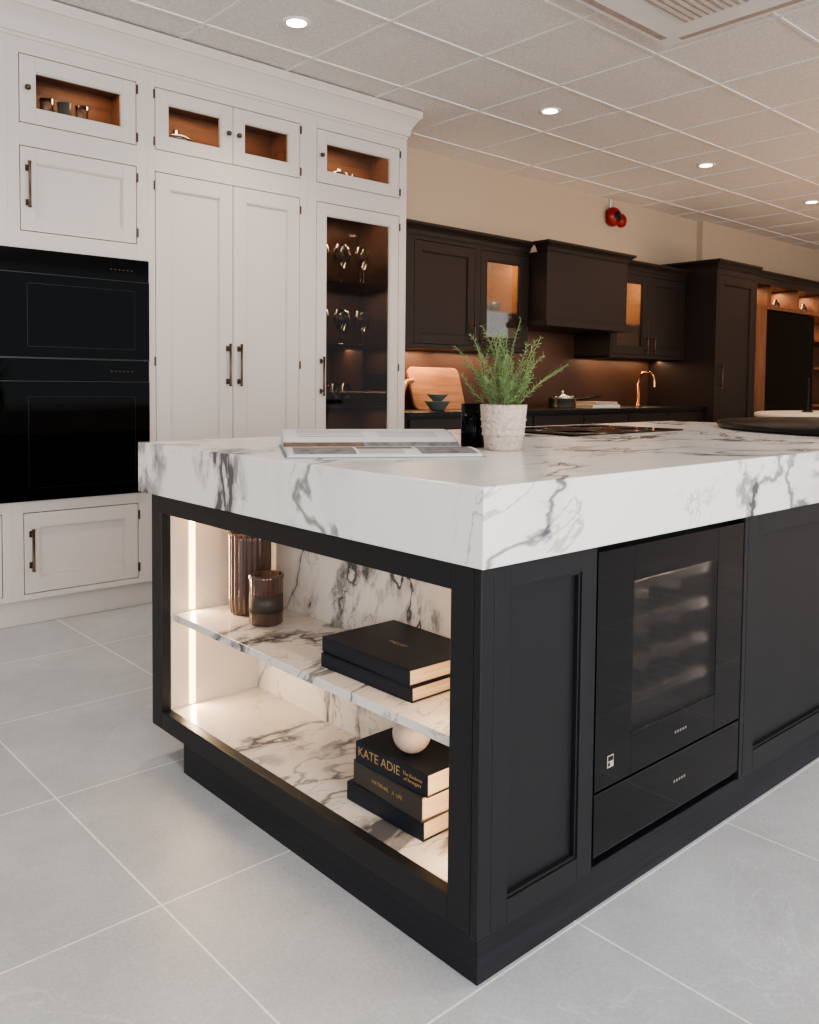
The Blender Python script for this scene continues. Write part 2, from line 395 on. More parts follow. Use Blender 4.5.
shaker('tower_glass_door', 'Y', YF, 1.733+g, 2.348-g, .145+g, 2.118-g, M['cream'], tc, st=.066, glass=M['smoke'])
liner('tower_interior', 1.723, 2.358, .14, 2.125, YF+.023, YF+.40, M['umberwood'], tc)
SH = (.6, .96, 1.33, 1.70)
boxes('tower_shelves', [(1.737, 2.344, YF+.05, YF+.385, z-.02, z) for z in SH], M['umberwood'], tc)
boxes('tower_divider', [(2.12, 2.135, YF+.06, YF+.385, .961, 1.309)], M['umberwood'], tc)
boxes('tower_drawers', [(2.14, 2.335, YF+.06, YF+.075, .965, 1.06), (2.14, 2.335, YF+.06, YF+.075, 1.065, 1.16)], M['umberwood'], tc)
bar_handle('tower_handle', 1.733+.036, YF, 1.14, .22, tc)
for i, z in enumerate((2.11, 1.675, 1.305, .935)):
    area('tower_lamp%d' % i, (2.04, YF+.2, z), (0, 0, 0), .5, .06, 4 if i == 0 else 2.4, WARM, tc)
ov = empty('built_in_double_oven')
x0, x1 = -.50, .737
boxes('housing', [(x0+.01, x1-.01, YF+.03, YF+.5, .57, 1.67)], M['blackm'], ov, 0)
boxes('control_panel', [(x0, x1, YF-.012, YF+.03, 1.575, 1.678)], M['black'], ov, .001)
boxes('upper_door', [(x0, x1, YF-.016, YF+.03, 1.205, 1.570)], M['black'], ov, .001)
boxes('middle_panel', [(x0, x1, YF-.012, YF+.03, 1.100, 1.196)], M['black'], ov, .001)
boxes('lower_door', [(x0, x1, YF-.016, YF+.03, .565, 1.095)], M['black'], ov, .001)
boxes('door_trims', [(x0, x1, YF-.0165, YF-.008, 1.5705, 1.5745), (x0, x1, YF-.0165, YF-.008, 1.1965, 1.2045), (x0, x1, YF-.0165, YF-.008, 1.0955, 1.0995)], M['gap'], ov, 0)
L = []
for z0, z1 in ((1.25, 1.53), (.62, 1.03)):
    a0, a1 = .17, .665
    L += [(a0, a0+.003, YF-.0163, YF-.016, z0, z1), (a1-.003, a1, YF-.0163, YF-.016, z0, z1), (a0, a1, YF-.0163, YF-.016, z1-.003, z1), (a0, a1, YF-.0163, YF-.016, z0, z0+.003)]
boxes('door_window_outline', L, M['blackm'], ov, 0)
boxes('display_icons', [(x1-.09-.02*i, x1-.082-.02*i, YF-.0125, YF-.012, 1.622, 1.626) for i in range(6)]+[(x1-.09-.02*i, x1-.082-.02*i, YF-.0125, YF-.012, 1.145, 1.149) for i in range(6)], M['bronze'], ov, 0)

def wine_glass(x, y, z, par, s=1.0):
    lathe('wine_glass_bowl', [(.030*s, 0), (.028*s, .003), (.004*s, .008), (.0035*s, .075*s), (.02*s, .09*s), (.036*s, .12*s), (.038*s, .145*s), (.032*s, .185*s)], (x, y, z), M['clear'], par, 24)
gl = empty('wine_glasses')
for i in range(6): wine_glass(1.83+.078*i, YF+.11+.07*(i % 2), SH[3]+.001, gl, 1.15)
for i in range(6): wine_glass(1.83+.078*i, YF+.11+.07*(i % 2), SH[2]+.001, gl, 1.1)
tb = empty('tumblers')
for i in range(4):
    lathe('tumbler', [(.03, 0), (.034, .004), (.036, .14), (.033, .14), (.031, .01), (0, .01)], (1.82+.076*i, YF+.13, SH[1]+.001), M['clear'], tb, 24)
jg = empty('glass_jugs')
for i, xx in enumerate((.31, .39, .47)):
    lathe('jug', [(.03, 0), (.042, .02), (.036, .08), (.028, .11), (.034, .15)], (xx, YF+.12, 2.2295), M['clear' if i != 1 else 'ceramic'], jg, 24)
cs = empty('glass_casserole')
lathe('bowl', [(.05, 0), (.085, .03), (.09, .08), (.094, .085), (.086, .082), (.08, .03), (0, .012)], (.955, YF+.14, 2.2295), M['clear'], cs, 32)
lathe('lid', [(.09, .088), (.07, .11), (.02, .125), (.014, .145), (0, .148)], (.955, YF+.14, 2.2295), M['clear'], cs, 32)
tp = empty('silver_teapot')
lathe('body', [(.035, 0), (.06, .02), (.07, .055), (.055, .09), (.02, .10), (.012, .115), (0, .122)], (1.95, YF+.085, 2.2295), M['steel'], tp, 32)
tube('spout', [(2.01, YF+.085, 2.27), (2.04, YF+.085, 2.29), (2.06, YF+.085, 2.33)], .010, M['steel'], tp)
tube('handle', [(1.89, YF+.085, 2.31), (1.86, YF+.085, 2.32), (1.845, YF+.085, 2.29), (1.86, YF+.085, 2.26), (1.89, YF+.085, 2.26)], .006, M['steel'], tp)
lathe('saucer', [(0, 0), (.05, .002), (.08, .012)], (2.17, YF+.13, 2.2295), M['steel'], tp, 32)

# ------------------------------------------------------------------ dark wall run
dk = empty('dark_kitchen_cabinetry')
YU = 3.12; UZ0, UZ1 = 1.34, 2.07
def wallunit(nm, x0, x1, glass=False, z0=UZ0, z1=UZ1):
    if glass:
        liner(nm+'_interior', x0+.01, x1-.01, z0+.01, z1-.01, YU+.024, YW-.004, M['oak'], dk)
        boxes(nm+'_carcass', [(x0, x0+.01, YU+.022, YW-.002, z0, z1), (x1-.01, x1, YU+.022, YW-.002, z0, z1), (x0, x1, YU+.022, YW-.002, z1-.01, z1), (x0, x1, YU+.022, YW-.002, z0, z0+.01)], M['brown'], dk, 0)
        boxes(nm+'_shelf', [(x0+.025, x1-.025, YU+.06, YW-.02, 1.62, 1.635)], M['oak'], dk)
        area(nm+'_lamp', ((x0+x1)/2, YU+.10, z1-.03), (0, 0, 0), .35, .05, 3.5, (1, .66, .36), dk)
        shaker(nm+'_door', 'Y', YU, x0+.03, x1-.03, z0+.03, z1-.03, M['brown'], dk, glass=M['pane'])
        for i in range(3): lathe(nm+'_cup%d' % i, [(.03, 0), (.045, .02), (.045, .08), (.042, .08), (.04, .02), (0, .01)], (x0+.17+.11*i, YU+.2, 1.636), M['ceramic'], dk, 20)
    else:
        boxes(nm+'_carcass', [(x0, x1, YU+.022, YW-.002, z0, z1)], M['brown'], dk, 0)
        shaker(nm+'_door', 'Y', YU, x0+.03, x1-.03, z0+.03, z1-.03, M['brown'], dk)
    boxes(nm+'_frame', [(x0, x0+.027, YU, YU+.022, z0, z1), (x1-.027, x1, YU, YU+.022, z0, z1), (x0+.027, x1-.027, YU, YU+.022, z0, z0+.027), (x0+.027, x1-.027, YU, YU+.022, z1-.027, z1)], M['brown'], dk)
wallunit('unit_a', 2.63, 3.255); wallunit('unit_b', 3.255, 3.80, True)
boxes('unit_filler', [(2.41, 2.63, YU, YW-.002, UZ0, UZ1)], M['brown'], dk)
wallunit('unit_c', 4.84, 5.40, True); wallunit('unit_d', 5.40, 5.985)
bar_handle('uh_a', 3.20, YU, 1.46, .15, dk, .005); bar_handle('uh_b', 3.31, YU, 1.46, .15, dk, .005)
bar_handle('uh_c', 5.35, YU, 1.46, .15, dk, .005); bar_handle('uh_d', 5.46, YU, 1.46, .15, dk, .005)
crown('cornice_a', 2.41, 3.80, YU, YW-.002, crown_prof(2.07, 2.15, .05), M['brown'], dk, right=False)
crown('cornice_c', 4.84, 5.985, YU, YW-.002, crown_prof(2.07, 2.15, .05), M['brown'], dk, right=False)
YT = 2.815; TX0, TX1 = 5.99, 6.74
boxes('tall_carcass', [(TX0, TX1, YT+.022, YW-.002, .1, 2.15)], M['brown'], dk, 0)
boxes('tall_frame', [(TX0, TX0+.04, YT, YT+.022, .1, 2.15), (TX1-.04, TX1, YT, YT+.022, .1, 2.15), (TX0+.04, TX1-.04, YT, YT+.022, 2.10, 2.15), (TX0+.04, TX1-.04, YT, YT+.022, .1, .14)], M['brown'], dk)
shaker('tall_door', 'Y', YT, TX0+.043, TX1-.043, .143, 2.097, M['brown'], dk, st=.08)
bar_handle('tall_handle', TX0+.08, YT, 1.2, .22, dk)
crown('tall_cornice', TX0, TX1, YT, YW-.002, crown_prof(2.15, 2.225, .05), M['brown'], dk, left=True, right=False)
boxes('tall_plinth', [(TX0, TX1, YT+.06, YW-.002, 0, .1)], M['brown'], dk)
YB = 2.90
boxes('base_carcass', [(2.41, 5.985, YB+.022, YW-.002, .1, .895)], M['brown'], dk, 0)
for i in range(6):
    x0 = 2.43+i*.592
    shaker('base_door_%d' % i, 'Y', YB, x0+.005, x0+.585, .12, .88, M['brown'], dk)
boxes('base_plinth', [(2.41, 5.985, YB+.07, YW-.002, 0, .1)], M['brown'], dk)
boxes('base_worktop', [(2.41, 5.985, YB-.02, YW-.002, .895, .925)], M['blackm'], dk, .003)
boxes('splashback', [(2.41, 5.985, YW-.015, YW-.002, .925, UZ0), (3.80, 4.84, YW-.015, YW-.002, UZ0, 1.62)], M['splash'], dk, 0)
for i, (xx, e) in enumerate(((2.9, 4.2), (3.5, 2.2), (5.2, 1.6), (5.75, 1.6))):
    area('under_lamp_%d' % i, (xx, YW-.12, UZ0-.008), (0, 0, 0), .5, .03, e, (1, .64, .36), dk)
hd = empty('cooker_hood')
YH = 2.966
boxes('hood_body', [(3.79, 4.865, YH-.03, YU-.003, 1.535, 1.575), (3.805, 4.85, YH-.014, YU-.003, 1.575, 1.595), (3.82, 4.835, YH, YW-.004, 1.595, 2.08)], M['brown'], hd, .003)
boxes('hood_lower_back', [(3.82, 4.835, YU-.003, YW-.016, 1.54, 1.595)], M['brown'], hd, 0)
crown('hood_cornice', 3.82, 4.835, YH, YU-.06, crown_prof(2.08, 2.15, .05), M['brown'], hd, left=True)
area('hood_lamp', (4.33, 3.15, 1.533), (0, 0, 0), .5, .05, 2.5, (1, .68, .40), hd)

ds = empty('display_cabinet')
YD = 2.88
x0, x1 = 6.79, 10.2
boxes('frame', [(x0, x0+.06, YD, YW-.062, 0, 2.16), (x1-.06, x1, YD, YW-.062, 0, 2.16), (x0+.06, x1-.06, YD, YW-.062, 2.10, 2.16), (x0+.06, x1-.06, YD+.005, YW-.062, 0, .1)], M['brown'], ds)
crown('cornice', x0, x1, YD, YW-.062, crown_prof(2.16, 2.22, .04), M['brown'], ds)
boxes('timber_lining', [(x0+.06, x1-.06, YW-.08, YW-.062, .1, 2.10), (x0+.06, x0+.34, YD+.02, YW-.08, .1, 1.87), (x0+.06, x1-.06, YD+.02, YW-.08, 1.87, 1.90)] +
      [(x0+.4+.62*i, x0+.42+.62*i, YD+.02, YW-.08, 1.90, 2.10) for i in range(5)], M['panelwood'], ds)
boxes('black_fridge', [(x0+.35, x0+1.50, YD+.05, YW-.1, .1, 1.86)], M['black'], ds, .004)
boxes('shelves', [(x0+1.52, x1-.07, YD+.05, YW-.08, z, z+.025) for z in (.9, 1.3, 1.6)], M['panelwood'], ds)
for i in range(5): area('lamp_%d' % i, (x0+.2+.62*i, YD+.25, 2.09), (0, 0, 0), .3, .05, 2.2, (1, .66, .38), ds)
area('lamp_low', (x0+2.3, YD+.3, 1.86), (0, 0, 0), 1.2, .05, 5, WARM, ds)
jars = empty('display_jars')
for i in range(8): lathe('jar', [(.03, 0), (.045, .02), (.045, .07), (.02, .09), (.022, .11)], (x0+.20+.33*i+.03, YD+.2, 1.901), M['ceramic' if i % 2 else 'amber'], jars, 20)

# items on dark worktop
WZ = .9255
def board(name, cx, y, z, w, h, tilt, mat, par):
    bm = bmesh.new(); pts = []
    n = 8; r = .05
    for (sx, sz, a0) in ((1, 1, 0), (-1, 1, 90), (-1, -1, 180), (1, -1, 270)):
        for i in range(n+1):
            a = math.radians(a0+90*i/n)
            pts.append((sx*(w/2-r)+r*math.cos(a), sz*(h/2-r)+r*math.sin(a)))
    f = [bm.verts.new((p[0], 0, p[1]+h/2)) for p in pts]
    face = bm.faces.new(f)
    ex = bmesh.ops.extrude_face_region(bm, geom=[face])
    for v in ex['geom']:
        if isinstance(v, bmesh.types.BMVert): v.co.y += .02
    bmesh.ops.rotate(bm, verts=bm.verts, cent=(0, 0, 0), matrix=Matrix.Rotation(-tilt, 3, 'X'))
    bmesh.ops.translate(bm, verts=bm.verts, vec=(cx, y, z))
    bmesh.ops.recalc_face_normals(bm, faces=bm.faces)
    me = bpy.data.meshes.new(name); bm.to_mesh(me); bm.free()
    return finish(name, me, mat, par, .004)
cb = empty('chopping_board')
board('board', 3.12, YW-.17, WZ, .50, .31, .3, M['board'], cb)
tube('board_handle', [(2.88, YW-.13, WZ+.20), (2.82, YW-.13, WZ+.19), (2.78, YW-.14, WZ+.13), (2.76, YW-.145, WZ+.06), (2.72, YW-.145, WZ+.05)], .018, M['board'], cb)
bw = empty('ceramic_bowls')
lathe('bowl_large', [(.04, 0), (.05, .01), (.085, .06), (.088, .065), (.08, .06), (.045, .015), (0, .012)], (2.84, 3.08, WZ), M['ceramic'], bw)
lathe('bowl_upper', [(.03, .063), (.07, .105), (.072, .11), (.065, .105), (.03, .072), (0, .07)], (2.84, 3.08, WZ), M['ceramic'], bw)
pn = empty('saucepan')
lathe('pan_body', [(.10, 0), (.105, .01), (.105, .075), (.11, .08), (.10, .078), (.098, .01), (0, .01)], (4.22, 3.12, WZ), M['steel'], pn)
lathe('pan_lid', [(.108, .081), (.07, .10), (.015, .108), (.012, .125), (.022, .13), (0, .135)], (4.22, 3.12, WZ), M['steel'], pn)
tube('pan_handle', [(4.31, 3.08, WZ+.065), (4.40, 3.04, WZ+.075), (4.52, 2.98, WZ+.095)], .009, M['blackm'], pn)
def book(name, cx, cy, z, w, d, h, rot, cov, par=None):
    t = .003
    e = par or empty(name)
    a = boxes('cover', [(-d/2, d/2, -w/2, w/2, 0, t), (-d/2, d/2, -w/2, w/2, h-t, h), (-d/2, -d/2+t, -w/2, w/2, t, h-t)], cov, e, .0015)
    b = boxes('page_block', [(-d/2+t, d/2-.004, -w/2+.004, w/2-.004, t, h-t)], M['pages'], e, 0)
    for o in (a, b):
        o.matrix_local = Matrix.Translation((cx, cy, z)) @ Matrix.Rotation(rot, 4, 'Z')
    return e
bs = empty('cookbook_stack')
book('b', 4.66, 3.12, WZ, .3, .24, .025, 1.4, M['paper'], bs); book('b', 4.66, 3.12, WZ+.026, .27, .22, .022, 1.5, M['stone'], bs)
tap = empty('copper_tap')
tx, ty = 5.46, 3.25
lathe('tap_base', [(.028, 0), (.028, .01), (.016, .02), (.016, .12), (.012, .13), (.012, .2)], (tx, ty, WZ), M['copper'], tap)
tube('tap_spout', [(tx, ty, WZ+.16)]+[(tx, ty-.08+.08*math.cos(math.radians(a)), WZ+.22+.08*math.sin(math.radians(a))) for a in range(0, 181, 20)]+[(tx, ty-.16, WZ+.17)], .011, M['copper'], tap)
tube('tap_lever', [(tx, ty, WZ+.10), (tx-.08, ty-.02, WZ+.12)], .006, M['copper'], tap)

fa = empty('fire_alarm_bell')
fx, fz = 5.33, 2.595
boxes('base', [(fx-.06, fx+.06, YW-.03, YW-.001, fz-.06, fz+.06)], M['red'], fa, .01)
o = lathe('dome', [(.085, 0), (.085, .02), (.07, .05), (.03, .065), (0, .068)], (0, 0, 0), M['red'], fa, 32)
o.matrix_local = Matrix.Translation((fx, YW-.03, fz)) @ Matrix.Rotation(math.radians(90), 4, 'X')
o = lathe('sounder', [(.06, 0), (.06, .03), (.035, .05), (0, .052)], (0, 0, 0), M['red'], fa, 32)
o.matrix_local = Matrix.Translation((fx+.16, YW-.002, fz-.01)) @ Matrix.Rotation(math.radians(90), 4, 'X')
o = lathe('dome_badge', [(.045, 0), (.042, .004), (0, .005)], (0, 0, 0), M['blackm'], fa, 32)
o.matrix_local = Matrix.Translation((fx, YW-.093, fz)) @ Matrix.Rotation(math.radians(90), 4, 'X')
tube('conduit', [(fx, YW-.01, fz+.05), (fx, YW-.01, ZC-.01)], .008, M['white'], fa)

# ------------------------------------------------------------------ island
isl = empty('kitchen_island')
IX1 = 2.92; HB = .772; IW = 1.41
boxes('marble_worktop', [(0, IX1+.04, 0, IW, HB, .92)], M['marble'], isl, .003)
boxes('plinth', [(.013, IX1-.05, .013, 1.150, 0, .090)], M['plinth'], isl, .002)
zb = .090; FX = .005; Y0o, Y1o, Yf1 = .086, 1.270, 1.330; ZO0, ZO1 = .142, .722
boxes('end_frame', [(FX, FX+.03, .026, Y0o, zb, HB), (FX, FX+.03, Y1o, Yf1, zb, HB), (FX, FX+.03, Y0o, Y1o, zb, ZO0), (FX, FX+.03, Y0o, Y1o, ZO1, HB)], M['dark'], isl, .0025)
boxes('corner_post', [(FX-.001, FX+.035, .007, .0245, zb, HB)], M['dark'], isl, .002)
D = .33
boxes('display_sides', [(.036, D, Y1o+.006, Yf1, zb, HB), (.037, D, .038, Y0o-.006, zb, HB), (.036, D, Y0o-.006, Y1o+.006, ZO1+.006, HB), (.036, D, Y0o-.006, Y1o+.006, zb, .124)], M['dark'], isl, 0)
boxes('display_back', [(D, D+.015, Y0o-.006, Y1o+.006, .124, ZO1+.006)], M['marble2'], isl, 0)
boxes('display_floor', [(.036, D, Y0o-.006, Y1o+.006, .124, .1405)], M['marble2'], isl, 0)
boxes('display_shelf', [(.042, D-.001, Y0o+.001, Y1o-.001, .403, .424)], M['marble2'], isl, .001)
boxes('display_lining', [(.036, D, Y1o, Y1o+.006, .1405, ZO1), (.036, D, Y0o-.006, Y0o, .1405, ZO1), (.036, D, Y0o, Y1o, ZO1, ZO1+.006)], M['lining'], isl, 0)
for i, (z0, z1) in enumerate(((.428, .716), (.144, .400))):
    boxes('led_strip_%d' % i, [(.094, .112, Y1o-.003, Y1o, z0, z1)], M['led'], isl, 0)
    boxes('led_strip_near_%d' % i, [(.094, .112, Y0o, Y0o+.003, z0, z1)], M['led'], isl, 0)
    area('led_lamp_%d' % i, (.103, Y1o-.008, (z0+z1)/2), (math.radians(-90), 0, 0), .012, z1-z0, 1.1, (1, .72, .45), isl)
    area('led_lamp_near_%d' % i, (.103, Y0o+.008, (z0+z1)/2), (math.radians(90), 0, 0), .012, z1-z0, .75, (1, .72, .45), isl)
YS = .008
shaker('side_panel_a', 'Y', YS, .041, .346, zb, HB, M['dark'], isl, st=.045, th=.03, rec=.014)
boxes('side_stile', [(.346, .356, YS+.004, .04, zb, HB), (.980, .998, YS, .04, zb, HB)], M['dark'], isl, .001)
shaker('side_panel_b', 'Y', YS, 1.0, 1.95, zb, HB, M['dark'], isl, st=.055, th=.03, rec=.014)
shaker('side_panel_c', 'Y', YS, 1.954, 2.90, zb, HB, M['dark'], isl, st=.055, th=.03, rec=.014)
boxes('core', [(.985, 2.90, .040, 1.326, zb, HB), (.350, .985, .64, 1.326, zb, HB)], M['dark'], isl, 0)
# wine cooler
wc = empty('wine_cooler')
cx0, cx1 = .358, .978
YC = .010
boxes('cabinet', [(cx0, cx0+.03, YC+.03, .62, .10, .768), (cx1-.03, cx1, YC+.03, .62, .10, .768), (cx0, cx1, .60, .62, .10, .768), (cx0, cx1, YC+.03, .60, .735, .768), (cx0, cx1, YC+.03, .60, .10, .27)], M['blackm'], wc, 0)
wx0, wx1, wz0, wz1 = .490, .850, .345, .680
boxes('door_frame', [(cx0, wx0, YC, YC+.025, .252, .758), (wx1, cx1, YC, YC+.025, .252, .758), (wx0, wx1, YC, YC+.025, wz1, .758), (wx0, wx1, YC, YC+.025, .252, wz0)], M['blackc'], wc, .001)
boxes('door_window', [(wx0, wx1, YC+.001, YC+.008, wz0, wz1)], M['cooler'], wc, 0)
boxes('drawer_front', [(cx0, cx1, YC, YC+.025, .112, .247)], M['blackc'], wc, .002)
boxes('emblems', [(.668+.011*i, .675+.011*i, YC-.0006, YC, z, z+.006) for i in range(5) for z in (.295, .178)], M['steel'], wc, 0)
boxes('shelf_fronts', [(cx0+.035, cx1-.035, YC+.06, YC+.075, z, z+.022) for z in (.36, .45, .54, .63)], M['beech'], wc)
boxes('shelf_rails', [(cx0+.035+.06*i, cx0+.045+.06*i, YC+.085, .55, z, z+.006) for z in (.36, .45, .54, .63) for i in range(10)], M['steel'], wc, 0)
M['bottle'] = pm('green_bottle_glass', (.05, .07, .04), .1, coat=.5)
M['foil'] = pm('bottle_foil', (.50, .42, .34), .35, .4)
for z in (.408, .498, .588):
    for i in range(4):
        o = lathe('bottle', [(0, 0), (.036, .002), (.037, .18), (.014, .23), (.014, .26)], (0, 0, 0), M['bottle'], wc, 20)
        mt_ = Matrix.Translation((.44+.15*i, YC+.43, z)) @ Matrix.Rotation(math.radians(90), 4, 'X'); o.matrix_local = mt_
        o = lathe('bottle_foil', [(.0145, .24), (.0145, .30), (0, .302)], (0, 0, 0), M['foil'], wc, 20); o.matrix_local = mt_
area('cooler_lamp', ((cx0+cx1)/2, .10, .732), (math.radians(25), 0, 0), .5, .03, 5.0, (1, .96, .92), wc)
for sx, ry in ((cx0+.035, -90), (cx1-.035, 90)):
    area('cooler_side_fill', (sx, .06, .51), (0, math.radians(ry), 0), .4, .015, 1.6, (1, .96, .92), wc)  # extra fill added near the door to brighten racks and bottles
boxes('energy_label', [(.402, .424, YC-.001, YC, .292, .318)], M['stone'], wc, 0)
boxes('energy_label_print', [(.404, .422, YC-.0014, YC-.001, .306, .316), (.404, .411, YC-.0014, YC-.001, .295, .303)], M['blackm'], wc, 0)

# hob
hb = empty('induction_hob')
boxes('glass', [(1.36, 2.10, .84, 1.30, .9205, .926)], M['black'], hb, .002)
for i, (hx, hy, r) in enumerate(((1.55, .96, .10), (1.55, 1.18, .08), (1.90, .96, .08), (1.90, 1.18, .10))):
    lathe('zone_%d' % i, [(r-.003, 0), (r-.003, .0006), (r, .0006), (r, 0)], (hx, hy, .926), M['steel'], hb, 48)
rb = empty('round_breakfast_table')
lathe('table_top', [(.82, 0), (.845, .004), (.85, .012), (.85, .022), (.845, .028), (0, .028)], (2.96, .19, .9215), M['blackm'], rb, 128)
lathe('pedestal', [(.22, 0), (.22, .02), (.07, .05), (.06, .85), (.16, .9205)], (3.32, -.08, 0), M['dark'], rb, 48)

wt = empty('round_white_island')
lathe('top', [(.90, 0), (.92, .006), (.92, .034), (.90, .04), (0, .04)], (6.15, 1.50, .86), M['white'], wt, 96)
lathe('base', [(.7, 0), (.7, .1), (.78, .1), (.78, .86)], (6.15, 1.50, 0), M['brown'], wt, 64)
cd = empty('black_candlestick')
lathe('stick', [(.045, 0), (.045, .008), (.012, .02), (.007, .06), (.007, .17), (.014, .19), (.014, .20)], (6.05, 2.02, .9005), M['blackm'], cd, 24)
lathe('candle', [(.010, .20), (.010, .28), (0, .283)], (6.05, 2.02, .9005), M['blackm'], cd, 16)

# plant
pl = empty('potted_rosemary')
px, py, pz = .675, .56, .9205
lathe('pot', [(.046, 0), (.050, .004), (.060, .075), (.064, .118), (.064, .126), (.058, .126), (.054, .10), (0, .10)], (px, py, pz), M['pot'], pl, 64, 32, .012)
lathe('pot_bands', [(.0575, .040), (.0605, .044), (.0585, .048), (.0585, .060), (.0625, .064), (.0605, .068), (.0605, .080), (.0645, .084), (.0625, .088)], (px, py, pz), M['pot'], pl, 64)
lathe('soil', [(.0545, .101), (0, .108)], (px, py, pz), M['soil'], pl, 32)
bm = bmesh.new(); stems = []
def leafquad(p, d, L, w, up):
    s = d.cross(up)
    if s.length < 1e-3: s = Vector((1, 0, 0))
    s.normalize(); s *= w
    m1 = p+d*L*.5+up*.0015
    q = [bm.verts.new(v) for v in (p-s*.4, p+s*.4, m1+s, p+d*L, m1-s)]
    bm.faces.new(q)
for k in range(46):
    a = random.uniform(0, 2*math.pi); r0 = random.uniform(0, .035)
    lean = random.uniform(.2, 1.15) if k > 14 else random.uniform(0, .32)
    Ls = (random.uniform(.13, .26) if k > 14 else random.uniform(.17, .28))*(1.0-.12*lean)
    p = Vector((px+r0*math.cos(a), py+r0*math.sin(a), pz+.10))
    d = Vector((math.cos(a)*lean, math.sin(a)*lean, 1)).normalized()
    pts = [p.copy()]
    N = 24
    curl = random.uniform(-.9, .9)
    for i in range(N):
        d = (d+Vector((math.cos(a)*curl*.06+random.uniform(-.07, .07), math.sin(a)*curl*.06+random.uniform(-.07, .07), .014))).normalized()
        p = p+d*Ls/N; pts.append(p.copy())
        if i > 5:
            for j in range(3):
                aa = random.uniform(0, 2*math.pi)
                side = Vector((math.cos(aa), math.sin(aa), random.uniform(-.1, .3)))
                side = (side-d*side.dot(d)).normalized()
                ld = (side*.9+d*.7).normalized()
                leafquad(p, ld, random.uniform(.013, .025)*(1-.4*i/N), .0013, d)
    stems.append(pts)
me = bpy.data.meshes.new('leaves'); bm.to_mesh(me); bm.free(); finish('leaves', me, M['leaf'], pl)
cu = bpy.data.curves.new('stems', 'CURVE'); cu.dimensions = '3D'; cu.bevel_depth = .0011; cu.bevel_resolution = 1
for pts in stems:
    s = cu.splines.new('POLY'); s.points.add(len(pts)-1)
    for a, b in zip(s.points, pts): a.co = (*b, 1)
o = bpy.data.objects.new('stems', cu); cu.materials.append(M['stem']); COL.objects.link(o); o.parent = pl
bt = empty('black_ribbed_tumbler')
lathe('glass', [(.030, 0), (.034, .004), (.034, .125), (.031, .125), (.030, .01), (0, .01)], (.690, .690, .9205), M['black'], bt, 64, 24, .03)

# open magazine
mg = empty('open_magazine')
bm = bmesh.new(); NX, NY = 60, 60
W, DD = .485, .44
def mz(u, v):
    t = abs(v-.5)*2
    if v > .5: return .004+.030*math.sin(min(1, t*1.4)*math.pi/2)+.012*t
    return .004+.012*math.sin(t*math.pi)**.8
e1 = Vector((.855, -.52, 0)).normalized(); e2 = Vector((.52, .855, 0)).normalized(); o0 = Vector((.05, .69, .9205))
top = [[bm.verts.new(o0+e1*W*i/NX+e2*DD*j/NY+Vector((0, 0, mz(i/NX, j/NY)))) for i in range(NX+1)] for j in range(NY+1)]
bot_ = [[bm.verts.new(o0+e1*W*i/NX+e2*DD*j/NY+Vector((0, 0, .0005))) for i in (0, NX)] for j in range(NY+1)]
for j in range(NY):
    for i in range(NX):
        f = bm.faces.new((top[j][i], top[j][i+1], top[j+1][i+1], top[j+1][i]))
        u, v = i/NX, j/NY
        mi = 0
        if .02 < v < .48:
            if .03 < u < .35: mi = 2
            elif .36 < u < .66: mi = 1 if v > .18 else (3 if j % 2 and u < .6 else 0)
            elif .67 < u < .98: mi = 2 if v < .24 else 1
        elif .52 < v < .60:
            mi = 1 if u < .45 else 2
        elif .66 < v < .92 and j % 3 == 0 and .08 < u < .46: mi = 3
        elif .66 < v < .86 and j % 3 == 0 and .54 < u < .9: mi = 3
        f.material_index = mi; f.smooth = True
    for k, i in ((0, 0), (1, NX)):
        f = bm.faces.new((bot_[j][k], bot_[j+1][k], top[j+1][i], top[j][i])); f.material_index = 0
bm.faces.new((bot_[0][0], bot_[0][1], *[top[0][i] for i in range(NX, -1, -1)]))
bm.faces.new((bot_[NY][0], bot_[NY][1], *[top[NY][i] for i in range(NX, -1, -1)]))
bmesh.ops.recalc_face_normals(bm, faces=bm.faces)
me = bpy.data.meshes.new('pages'); bm.to_mesh(me); bm.free(); finish('pages', me, [M['paper'], M['photoA'], M['photoB'], M['text']], mg)
M['teal'] = pm('magazine_cover', (.06, .16, .17), .4)
cv = boxes('cover', [(-.006, W+.006, -.006, DD+.004, 0, .0012)], M['teal'], mg, 0)
cv.matrix_local = Matrix.Translation((.05, .69, .9203)) @ Matrix.Rotation(math.atan2(-.52, .855), 4, 'Z')

vs = empty('ribbed_glass_vase')
lathe('vase', [(.052, 0), (.056, .004), (.060, .03), (.060, .22), (.062, .238), (.058, .238), (.054, .03), (0, .012)], (.225, 1.145, .4245), M['amber'], vs, 144, 24, .035)
cj = empty('ribbed_candle_jar')
lathe('jar', [(.040, 0), (.046, .004), (.046, .125), (.048, .130), (.048, .140), (.042, .140), (.042, .11), (0, .11)], (.195, 1.010, .4245), M['amber'], cj, 96, 24, .02)
lathe('label', [(.0472, .035), (.0472, .085)], (.195, 1.010, .4245), M['taupe'], cj, 96)

